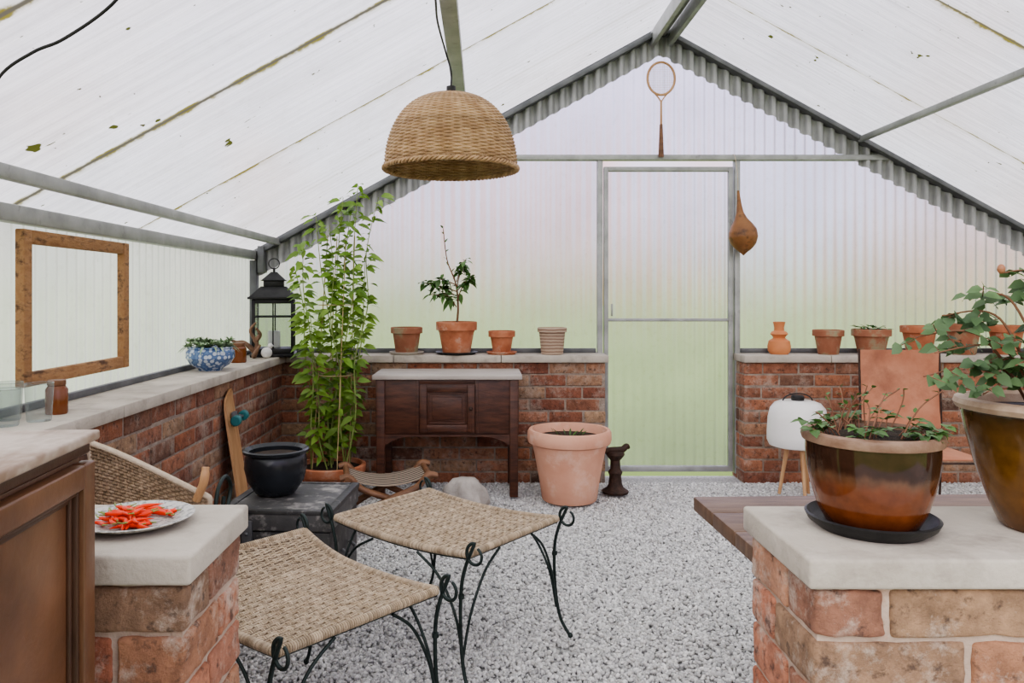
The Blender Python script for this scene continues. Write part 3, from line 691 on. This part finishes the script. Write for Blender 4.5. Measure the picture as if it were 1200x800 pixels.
# ------------------------------------------------------------------ trunk + black pot
e=thing('trunk','scuffed black metal storage trunk used as a low table','trunk',(-.715,2.90,0),math.radians(-4))
TX,TY=.195,.20
b=MB();b.box(-TX,TX,-TY,TY,0,.325);b.build('body',M_lime,e,bevel=.006)
b=MB();b.box(-TX-.006,TX+.006,-TY-.006,TY+.006,.327,.40);ld=b.build('lid',M_trunktop,e,bevel=.008,bseg=3)
b=MB()
for x in(-TX-.008,TX-.022):
    b.box(x,x+.03,-TY-.010,TY+.010,.385,.404)
for y in(-TY-.009,TY-.012): b.box(-TX+.025,TX-.025,y,y+.021,.388,.4035)
b.build('edge_strip',M_lime,ld,bevel=.002)
for x in(-.1,.1):
    b=MB();b.box(x-.018,x+.018,-TY-.014,-TY+.002,.285,.365);b.ball((x,-TY-.014,.32),.007,6);b.build('latch',M_steeld,e,bevel=.002)
b=MB();b.tube(spline([(TX+.004,-.05,.22),(TX+.03,-.045,.2),(TX+.03,.045,.2),(TX+.004,.05,.22)],6),.006,8);b.build('handle',M_steeld,e)
e=thing('black_pot','glossy black glazed round pot on the trunk','plant pot',(-.79,2.93,.404))
b=MB();b.lathe([(0,0),(.065,0),(.075,.006),(.105,.05),(.117,.10),(.114,.14),(.108,.15),(.122,.158),(.124,.168),(.116,.172),(.10,.16),(.1,.12),(0,.12)],56);b.build('pot',M_blackglaze,e)
b=MB();soil(b,.10,.145);b.build('soil',M_soil,e)
# ------------------------------------------------------------------ low wooden stool & fabric
e=thing('wooden_footstool','low curved wooden stool with striped woven sling seat','stool',(-.49,3.90,0),math.radians(12))
M_str,nt,out=newmat('striped_sling');v=coords(nt);w_=nt.nodes.new('ShaderNodeTexWave');w_.bands_direction='Y';w_.inputs['Scale'].default_value=9;w_.inputs['Distortion'].default_value=1
nt.links.new(v,w_.inputs[0]);bb=nt.nodes.new('ShaderNodeBsdfPrincipled');bb.inputs['Roughness'].default_value=.9;nt.links.new(ramp(nt,w_.outputs['Fac'],[(.05,.035,.028),(.36,.29,.22)],[.45,.7]),bb.inputs[0]);nt.links.new(bb.outputs[0],out.inputs[0])
for y in(-.14,.14):
    for sx_ in(-1,1):
        b=MB();pp=spline([(sx_*.20,y+sx_*.014,.0),(sx_*.16,y+sx_*.014,.07),(.02*sx_,y+sx_*.014,.15),(-sx_*.13,y+sx_*.014,.21),(-sx_*.19,y+sx_*.014,.27),(-sx_*.235,y+sx_*.014,.265)],7)
        b.tube(pp,.032,8,flat=.5);b.build('curved_rail',M_wmid,e,angle=80)
for x in(-.2,.2):
    b=MB();b.tube([(x,-.17,.265),(x,.17,.265)],.015,10);b.build('crossbar',M_wmid,e)
b=MB();vs=[];n=16
for i in range(n+1):
    x=-.2+.4*i/n;z=.268-.045*(1-(2*i/n-1)**2)
    vs+=[(x,-.125,z),(x,.125,z),(x,.125,z-.006),(x,-.125,z-.006)]
fs=[]
for i in range(n):
    for k in range(4):fs.append((4*i+k,4*i+(k+1)%4,4*i+4+(k+1)%4,4*i+4+k))
b.add(vs,fs);b.build('sling_seat',M_str,e,angle=80)
b=MB();b.lathe([(0,0),(.10,0),(.125,.015),(.125,.05),(.105,.10),(.08,.135),(.055,.155),(.03,.16),(0,.157)],56,sx=1,sy=.75,fn=lambda a,r,z:(.014*math.sin(5*a+z*30)+.008*math.sin(11*a-z*40))*min(1,r*10))
o=b.build('fabric_bag',M_fab,angle=80);tag(o,'crumpled grey fabric bag slumped on the gravel','bag',loc=(-.10,4.20,0))
# ------------------------------------------------------------------ skateboard
e=thing('skateboard','wooden longboard with teal wheels leaning against brick wall','skateboard',(-1.155,3.78,.004),rot=(0,math.radians(-8.5),math.radians(6)))
b=MB();n=30;hl=.35;vs=[]
for i in range(n+1):
    t=i/n*2-1;wd=.10*(1-abs(t)**5)**.5*.98+.002;zz=hl+t*hl;off=.02*max(0,(abs(t)-.75)/.25)**2
    for k in range(7):
        q=(k/6*2-1);vs.append((off+.004*q*q,q*wd,zz))
    for k in range(7):
        q=-(k/6*2-1);vs.append((off-.011+.004*q*q,q*wd,zz))
fs=[]
for i in range(n):
    for k in range(14):fs.append((14*i+k,14*i+(k+1)%14,14*(i+1)+(k+1)%14,14*(i+1)+k))
fs+= [tuple(range(14)),tuple(14*n+k for k in range(14))]
b.add(vs,fs);b.build('deck',M_wlight,e,angle=50)
for z in(.13,.55):
    b=MB();b.cbox((.018,0,z),(.02,.05,.07));b.tube([(.04,-.075,z),(.04,.075,z)],.008,8);b.cbox((.032,0,z),(.025,.06,.03));b.build('truck',M_steeld,e,bevel=.003)
    for y in(-.085,.085):
        b=MB();b.tube([(.042,y-.02,z),(.042,y-.016,z),(.042,y+.016,z),(.042,y+.02,z)],[.020,.025,.025,.020],20);b.build('wheel',M_teal,e)
# ------------------------------------------------------------------ lantern
e=thing('lantern','large black metal lantern with glass sides on the coping corner','lantern',(-1.30,4.78,WT),math.radians(12))
q=.115
b=MB();b.box(-q-.02,q+.02,-q-.02,q+.02,0,.02);b.box(-q-.008,q+.008,-q-.008,q+.008,.02,.05);b.build('base',M_black,e,bevel=.004)
b=MB()
for sx_ in(-1,1):
    for sy_ in(-1,1): b.cbox((sx_*q,sy_*q,.20),(.020,.020,.30))
    b.box(-q,q,sx_*q-.007,sx_*q+.007,.325,.352);b.box(sx_*q-.007,sx_*q+.007,-q,q,.325,.352)
    b.box(-.004,.004,sx_*q-.005,sx_*q+.005,.05,.335);b.box(sx_*q-.005,sx_*q+.005,-.004,.004,.05,.335)
    b.box(-q,q,sx_*q-.004,sx_*q+.004,.24,.248);b.box(sx_*q-.004,sx_*q+.004,-q,q,.24,.248)
b.build('cage',M_black,e,bevel=.002)
for i,(dx,dy) in enumerate(((1,0),(-1,0),(0,1),(0,-1))):
    b=MB();s_=q-.01
    if dx: b.add([(dx*(q-.008),-s_,.055),(dx*(q-.008),s_,.055),(dx*(q-.008),s_,.335),(dx*(q-.008),-s_,.335)],[(0,1,2,3)])
    else: b.add([(-s_,dy*(q-.008),.055),(s_,dy*(q-.008),.055),(s_,dy*(q-.008),.335),(-s_,dy*(q-.008),.335)],[(0,1,2,3)])
    b.build('glass_pane',M_glass,e,smooth=False)
b=MB()
def pyr(b,z0,s0,z1,s1):
    b.add([(-s0,-s0,z0),(s0,-s0,z0),(s0,s0,z0),(-s0,s0,z0),(-s1,-s1,z1),(s1,-s1,z1),(s1,s1,z1),(-s1,s1,z1)],[(3,2,1,0),(4,5,6,7),(0,1,5,4),(1,2,6,5),(2,3,7,6),(3,0,4,7)])
pyr(b,.352,.148,.366,.148);pyr(b,.366,.14,.43,.075);pyr(b,.43,.06,.465,.06);pyr(b,.465,.075,.47,.075);pyr(b,.47,.07,.52,.018)
b.tube([(0,0,.52),(0,0,.545)],.008,8);b.build('roof',M_black,e,bevel=.002)
b=MB();b.tube([(.032*math.cos(a/20*6.283),0,.572+.032*math.sin(a/20*6.283)) for a in range(20)],.004,6,closed=True);b.build('ring_handle',M_black,e)
b=MB();b.lathe([(0,.052),(.038,.052),(.038,.15),(.03,.155),(0,.15)],24);b.build('candle',M_white,e)
b=MB()
for c in([(0,0,0),(.02,-.01,.07),(-.01,-.04,.15),(.03,-.07,.2)],[(0,0,.03),(-.05,-.03,.08),(-.09,-.05,.085),(-.11,-.09,.10)],[(.01,-.01,.09),(.05,-.05,.13),(.04,-.1,.17)],[(0,0,.0),(.03,-.06,.03),(.06,-.08,.07)]):
    pp=spline(c,7);b.tube(pp,[.017-.012*i/len(pp) for i in range(len(pp))],8)
o=b.build('driftwood',M_antler,angle=80);tag(o,'gnarled brown driftwood branch standing by the lantern','driftwood',loc=(-1.365,4.58,WT+.014))
e=thing('white_ornament','small white bird ornament beside the lantern','ornament',(-1.285,4.56,WT),.6)
b=MB();b.ball((0,0,.035),.028,10,1.15,1.2,.9);b.ball((.022,0,.075),.016,8);b.tube([(.035,0,.075),(.052,0,.072)],[.005,.001],6);b.build('body',M_white,e,angle=80)
def jar(loc,r,h,label):
    e=thing('amber_jar',label,'jar',loc)
    b=MB();b.lathe([(0,0),(r*.92,0),(r,.006),(r,h*.72),(r*.78,h*.82),(r*.74,h*.84),(r*.7,h*.84),(0,h*.84)],32);b.build('body',M_amber,e)
    b=MB();b.lathe([(0,h*.84),(r*.8,h*.84),(r*.82,h*.86),(r*.82,h*.98),(r*.75,h),(0,h)],32);b.build('lid',M_wmid,e)
jar((-1.37,4.30,WT),.045,.11,'amber glass jar with brown lid near the lantern')
jar((-1.36,2.45,WT),.033,.108,'amber glass jar with brown lid near tumblers')
def tumbler(loc,r,h):
    b=MB();b.lathe([(0,.003),(r*.80,.003),(r*.86,.008),(r,h),(r-.0025,h),(r-.003,h-.004)],36)
    o=b.build('glass_tumbler',M_glass,angle=60);tag(o,'clear glass tumbler standing on the stone coping','glass','clear glass tumblers',loc=loc)
tumbler((-1.335,2.31,WT-.003),.040,.118);tumbler((-1.44,2.33,WT-.003),.040,.118);tumbler((-1.38,2.22,WT-.003),.040,.112)
# blue bowl
e=thing('succulent_bowl','blue and white glazed bowl planted with succulents','potted plant',(-1.37,3.86,WT))
b=MB();b.lathe([(0,0),(.055,0),(.06,.01),(.095,.03),(.118,.065),(.117,.095),(.105,.108),(.112,.114),(.106,.118),(.09,.11),(.09,.09),(0,.09)],48);b.build('bowl',M_blue,e)
b=MB();soil(b,.095,.10);b.build('soil',M_soil,e)
bl=MB()
for k in range(38):
    a=U(0,6.28);r=.095*math.sqrt(R())+.01;c=Vector((r*math.cos(a),r*math.sin(a),.112+U(0,.035)))
    for j in range(11):
        t=j/11*6.28+R();bl.leaf(c,(math.cos(t)+.3*math.cos(a),math.sin(t)+.3*math.sin(a),U(.2,1.3)),U(.024,.04),.016,.4,.1)
for k in range(24):
    a=U(0,6.28);bl.leaf((.09*math.cos(a),.09*math.sin(a),.12),(math.cos(a),math.sin(a),.35),U(.05,.08),.014,.3,.8)
bl.build('foliage',M_succ,e,angle=80)
# ------------------------------------------------------------------ cast iron stand
e=thing('cast_iron_stand','small rusty cast iron boot scraper stand on gravel','ornament',(.775,4.50,0),.2)
b=MB();b.lathe([(0,0),(.075,0),(.078,.012),(.05,.03),(.04,.05),(.034,.10),(.042,.12),(.03,.14),(.028,.19),(.045,.21),(.055,.225),(.05,.24),(0,.245)],28)
b.build('column',M_rust,e)
b=MB();b.tube(spline([(-.075,0,.235),(-.04,0,.25),(.04,0,.25),(.07,0,.27),(.085,0,.255)],6),[.008+.012*math.sin(math.pi*i/24) for i in range(25)],8);b.build('top_plate',M_rust,e,angle=80)
# ------------------------------------------------------------------ tripod lamp
e=thing('tripod_lamp','white rounded drum lamp on three wooden legs','lamp',(1.815,4.43,0))
b=MB();b.lathe([(0,.285),(.12,.282),(.155,.292),(.168,.32),(.168,.36),(.163,.45),(.150,.505),(.125,.535),(.09,.548),(0,.552)],56);b.build('lamp_shade',M_white,e)
for k in range(3):
    a=k/3*6.28+.55;b=MB();b.tube([(.055*math.cos(a),.055*math.sin(a),.284),(.10*math.cos(a),.10*math.sin(a),.0)],[.013,.009],10);b.build('leg',M_wlight,e)
b=MB();b.tube([(.085*math.cos(math.pi*t/20),0,.545+.045*math.sin(math.pi*t/20)) for t in range(21)],.004,6);b.build('handle',M_black,e)
b=MB();b.lathe([(0,.55),(.035,.55),(.037,.572),(.03,.58),(0,.58)],24);b.build('switch_cap',M_black,e)
# ------------------------------------------------------------------ leather chair
e=thing('leather_chair','dusty orange leather panel chair on thin black metal frame','chair',(2.26,3.95,0),math.radians(0))
b=MB();vs=[];n=14
for i in range(n+1):
    z=.44+.42*i/n;y=.195+.02*i/n+.01*math.sin(math.pi*i/n)
    for x in(-.213,.213):vs+=[(x,y,z),(x,y+.008,z)]
fs=[]
for i in range(n):
    o_=4*i;fs+=[(o_,o_+2,o_+6,o_+4),(o_+1,o_+5,o_+7,o_+3),(o_,o_+4,o_+5,o_+1),(o_+2,o_+3,o_+7,o_+6)]
fs+=[(0,1,3,2),(4*n,4*n+2,4*n+3,4*n+1)];b.add(vs,fs);b.build('backrest',M_leather,e,angle=60)
b=MB();b.box(-.19,.19,-.20,.17,.345,.357);b.build('seat',M_leather,e,bevel=.005)
b=MB()
for x in(-.218,.218):
    b.tube(spline([(x,.22,.0),(x,.203,.42),(x,.222,.865)],8),.006,8);b.tube([(x,-.22,0),(x,-.21,.337),(x,.205,.337)],.006,8)
b.tube([(-.218,-.21,.337),(.218,-.21,.337)],.006,8);b.tube([(-.218,.205,.337),(.218,.205,.337)],.006,8)
b.build('frame',M_rust,e)
# ------------------------------------------------------------------ plank table
e=thing('plank_table','low brown wooden plank table','table',(.60,1.66,0),math.radians(2))
for i in range(3):
    b=MB();b.box(0,1.25,.0+i*.158,.155+i*.158,.562,.60);b.build('plank',M_plank,e,bevel=.004)
for x in(.38,1.12):
    for y in(.06,.41):
        b=MB();b.box(x-.025,x+.025,y-.025,y+.025,0,.56);b.build('leg',M_plank,e,bevel=.003)
# ------------------------------------------------------------------ foreground right pots
e=thing('glazed_pot_plant','glossy brown drip glazed pot on black saucer with strawberry plants','potted plant',(.632,1.25,WT))
b=MB();b.lathe([(0,0),(.080,0),(.096,.012),(.101,.022),(.097,.024),(.091,.014),(.075,.006),(0,.006)],64);b.build('saucer',M_black,e)
b=MB();b.lathe([(0,.007),(.064,.007),(.070,.012),(.082,.035),(.092,.07),(.098,.10),(.100,.125),(.100,.142),(.093,.145),(.09,.12),(0,.12)],72);b.build('pot',M_potA,e)
b=MB();b.lathe([(.096,.140),(.105,.143),(.107,.150),(.105,.157),(.098,.160),(.093,.156),(.090,.142)],72);b.build('rim',M_rimA,e)
b=MB();soil(b,.092,.150);b.build('soil',M_soil,e)
bs=MB();bl=MB()
for k in range(46):
    a=U(0,6.28);r=.086*math.sqrt(R());p=Vector((r*math.cos(a),r*math.sin(a),.150));d=Vector((math.cos(a)*U(.2,.9),math.sin(a)*U(.2,.9),U(.3,1.0))).normalized();L=U(.012,.034);q_=p+d*L
    bs.tube([p,p+d*L*.5+Vector((0,0,.004)),q_],.0010,4)
    for j in range(3):
        t=a+(j-1)*1.1;bl.leaf(q_,(math.cos(t),math.sin(t),U(-.1,.5)),U(.017,.029),U(.013,.020),.25,.3)
for k in range(14):
    a=U(0,6.28);p=Vector((.05*math.cos(a),.05*math.sin(a),.150));q_=p+Vector((U(-.07,.07),U(-.03,.03),U(.03,.08)));pp=spline([p,(p+q_)/2+Vector((U(-.012,.012),0,.012)),q_],6);bs.tube(pp,.0012,4)
    for i in range(5,len(pp),3):
        bl.leaf(pp[i],(U(-1,1),U(-1,1),.4),.013,.008)
bs.build('stem',M_stemb,e);bl.build('foliage',M_leafB,e,angle=80)
e=thing('potted_rose','large olive brown glazed pot with a sprawling rose bush','potted plant',(.925,1.25,WT))
b=MB();b.lathe([(0,0),(.068,0),(.074,.006),(.088,.04),(.108,.10),(.122,.155),(.127,.185),(.126,.192),(.118,.19),(.112,.16),(0,.16)],72);b.build('pot',M_potB,e)
b=MB();b.lathe([(.124,.190),(.134,.192),(.138,.200),(.135,.208),(.122,.210),(.115,.204),(.112,.19)],72);b.build('rim',M_rim,e)
b=MB();soil(b,.114,.185);b.build('soil',M_soil,e)
bs=MB();bl=MB();bud=[]
targets=[(-.19,.0,.285,0),(-.225,-.03,.25,0),(-.16,.03,.345,0),(-.095,-.02,.415,1),(-.02,.03,.385,0),(.03,.0,.43,1),(-.10,-.06,.27,0),(.09,.03,.36,0),(.12,-.03,.30,0),(-.15,-.06,.225,0),(-.03,-.08,.25,0),(-.115,.0,.375,0),(.03,-.05,.32,0),(-.21,.02,.31,0),(-.07,-.04,.30,0),(-.13,.0,.26,0)]
for tx,ty,tz,bd in targets:
    p=Vector((U(-.03,.03),U(-.03,.03),.185));q_=Vector((tx,ty,tz));mid=Vector((tx*.45+U(-.025,.025),ty*.5+U(-.02,.02),.19+(tz-.19)*.8+.026))
    pp=spline([p,mid,q_],10);bs.tube(pp,[.0026-.0016*i/len(pp) for i in range(len(pp))],6)
    for i in range(7,len(pp),3):
        a=U(0,6.28);d=Vector((math.cos(a),math.sin(a),U(-.5,.6))).normalized()
        ln=U(.028,.042);bs.tube([pp[i],pp[i]+d*ln],.0008,4)
        for j in range(5):
            t=(j//2)*.5+.25 if j<4 else 1.0;sd=d.cross(Vector((0,0,1))).normalized()*(1 if j%2 else -1)
            dd=d if j==4 else (sd+d*.4);bl.leaf(pp[i]+d*ln*min(t,1),dd,U(.018,.030),U(.017,.024),.2,.4,up=(U(-.9,.9),U(-1.4,0),.7))
    if bd: bud.append(q_)
bs.build('stem',M_stemb,e);bl.build('foliage',M_leafC,e,angle=80)
M_bud=PM('rose_bud',[(.30,.12,.06),(.42,.2,.1)],9,.5,0)
for q_ in bud:
    b=MB();b.ball(q_+Vector((0,0,.006)),.006,8,1.3);b.build('bud',M_bud,e)
# ------------------------------------------------------------------ pendant
e=thing('pendant_lamp','woven golden wicker dome pendant lamp hanging from a purlin','pendant lamp',(-.125,3.0,1.652))
def dome(t):
    a=t*math.pi/2;return (.255*math.cos(a)**.74 if t<.999 else 0.0,.285*math.sin(a)**1.0)
prof=[dome(t/60) for t in range(61)]
b=MB();rows=64;ns=48;seg=ns*4
al=[0]
for i in range(1,len(prof)):al.append(al[-1]+math.dist(prof[i],prof[i-1]))
def at(s):
    s*=al[-1];i=min(max(bisect.bisect(al,s),1),len(prof)-1);f=(s-al[i-1])/(al[i]-al[i-1]);return (prof[i-1][0]+(prof[i][0]-prof[i-1][0])*f,prof[i-1][1]+(prof[i][1]-prof[i-1][1])*f)
for k in range(rows):
    r,z=at((k+.6)/rows*.985)
    if r<.02: continue
    sg=1 if k%2 else -1
    b.tube([((r+sg*.0026*math.cos(ns/2*a))*math.cos(a),(r+sg*.0026*math.cos(ns/2*a))*math.sin(a),z) for a in[q/seg*2*math.pi for q in range(seg)]],.0041,5,closed=True)
for k in range(ns):
    a=k/ns*2*math.pi;b.tube([(at(s/16*.98)[0]*math.cos(a),at(s/16*.98)[0]*math.sin(a),at(s/16*.98)[1]) for s in range(17)],.0026,5)
for j in range(3):
    b.tube([((.259+.006*math.cos(30*a+j*2.09))*math.cos(a),(.259+.006*math.cos(30*a+j*2.09))*math.sin(a),-.002+.006*math.sin(30*a+j*2.09)) for a in[q/240*2*math.pi for q in range(240)]],.0050,5,closed=True)
b.build('lamp_shade',M_rattan2,e,angle=80)
b=MB();b.tube([(0,0,.27),(0,0,.32)],.018,12);b.tube([(0,0,.13),(0,0,.27)],.014,10);b.build('lamp_holder',M_black,e)
b=MB();b.ball((0,0,.10),.03,10,1.2);b.build('bulb',PM('frosted_bulb',[(.6,.5,.36),(.7,.58,.42)],3,.2,0),e)
b=MB();b.tube(spline([(0,0,.32),(.0,0,.38),(-.02,-.02,.45),(-.035,-.3,.468),(-.028,-.6,.463),(-.04,-1.1,.468),(-.03,-1.6,.463)],10),.004,6);b.build('cord',M_black,e,angle=80)
b=MB();b.tube(spline([(-1.12,1.72,1.56),(-1.006,1.6,1.615),(-.92,1.57,1.655),(-.85,1.56,1.68),(-.749,1.55,1.745),(-.64,1.5,1.83),(-.5,1.45,1.9)],8),.0035,6);o=b.build('loose_cable',M_black,angle=80);tag(o,'thin black electrical cable draped under the roof','cable')
# ------------------------------------------------------------------ racket
e=thing('badminton_racket','vintage wooden badminton racket hanging on the gable glazing','racket',((775-566)*4.94/900,4.945,2.045))
rc=.505
b=MB();b.tube([(.088*math.sin(a),0,rc+.105*math.cos(a)) for a in[q/48*6.283 for q in range(48)]],.008,8,closed=True);b.build('head',M_wlight,e,angle=80)
b=MB()
for k in range(-7,8):
    x=k*.0108;h=.105*math.sqrt(max(0,1-(x/.088)**2));b.tube([(x,0,rc-h),(x,0,rc+h)],.0009,4)
for k in range(-8,9):
    z=k*.0115;h=.088*math.sqrt(max(0,1-(z/.105)**2));b.tube([(-h,.001,rc+z),(h,.001,rc+z)],.0009,4)
b.build('strings',M_rope,e)
b=MB();b.tube([(0,0,.20),(0,0,rc-.14)],[.0075,.007],8);b.tube([(0,0,rc-.15),(-.02,0,rc-.12),(-.045,0,rc-.092)],.005,6);b.tube([(0,0,rc-.15),(.02,0,rc-.12),(.045,0,rc-.092)],.005,6);b.build('shaft',M_wlight,e)
b=MB();b.tube([(0,0,0),(0,0,.01),(0,0,.11),(0,0,.21)],[.017,.018,.014,.010],8);b.build('grip',M_wmid,e)
# ------------------------------------------------------------------ gourd
e=thing('hanging_gourd','dried brown bottle gourd hanging on cord from tie rail','gourd',((869-566)*4.88/900,4.88,1.41))
pts=spline([(.012,0,0),(.012,0,.06),(.010,0,.13),(.0,0,.20),(-.010,0,.27),(-.016,0,.34),(-.022,0,.41)],6)
kr=[(0,.004),(.04,.020),(.10,.052),(.18,.078),(.28,.090),(.38,.086),(.47,.066),(.56,.040),(.66,.023),(.8,.014),(1,.007)]
def ir(t):
    for (a,x),(b_,y) in zip(kr,kr[1:]):
        if t<=b_: return x+(y-x)*(t-a)/(b_-a)
    return kr[-1][1]
def resample(p,n):
    L=[0]
    for i in range(1,len(p)):L.append(L[-1]+(p[i]-p[i-1]).length)
    o=[];
    for k in range(n):
        s=L[-1]*k/(n-1);i=min(max(bisect.bisect(L,s),1),len(p)-1);o.append(p[i-1].lerp(p[i],(s-L[i-1])/(L[i]-L[i-1])))
    return o
pts=resample(pts,44)
b=MB();b.tube(pts,[ir(i/43) for i in range(44)],24);b.build('gourd_body',M_gourd,e,angle=80)
b=MB();b.tube(spline([(-.022,0,.41),(-.026,.0,.52),(-.028,.04,.63),(-.03,.08,.655)],6),.0022,5);b.build('hanging_string',M_rope,e)
# ------------------------------------------------------------------ added soft fill sun from behind the camera, roof end left open for it
sn=bpy.data.lights.new('fill_sun','SUN');so=bpy.data.objects.new('fill_sun',sn);scene.collection.objects.link(so)
sn.energy=.85;sn.angle=math.radians(50);sn.color=(1,.96,.90);so.rotation_euler=(math.radians(60),0,math.radians(-20))
# ------------------------------------------------------------------ camera
cam=bpy.data.cameras.new('Camera');co=bpy.data.objects.new('Camera',cam);scene.collection.objects.link(co)
co.location=(0,0,1.16);co.rotation_euler=(math.radians(90),0,0)
cam.sensor_width=36;cam.lens=27;cam.shift_x=34/1200;cam.shift_y=-55/1200;cam.clip_start=.02;cam.clip_end=300
scene.camera=co
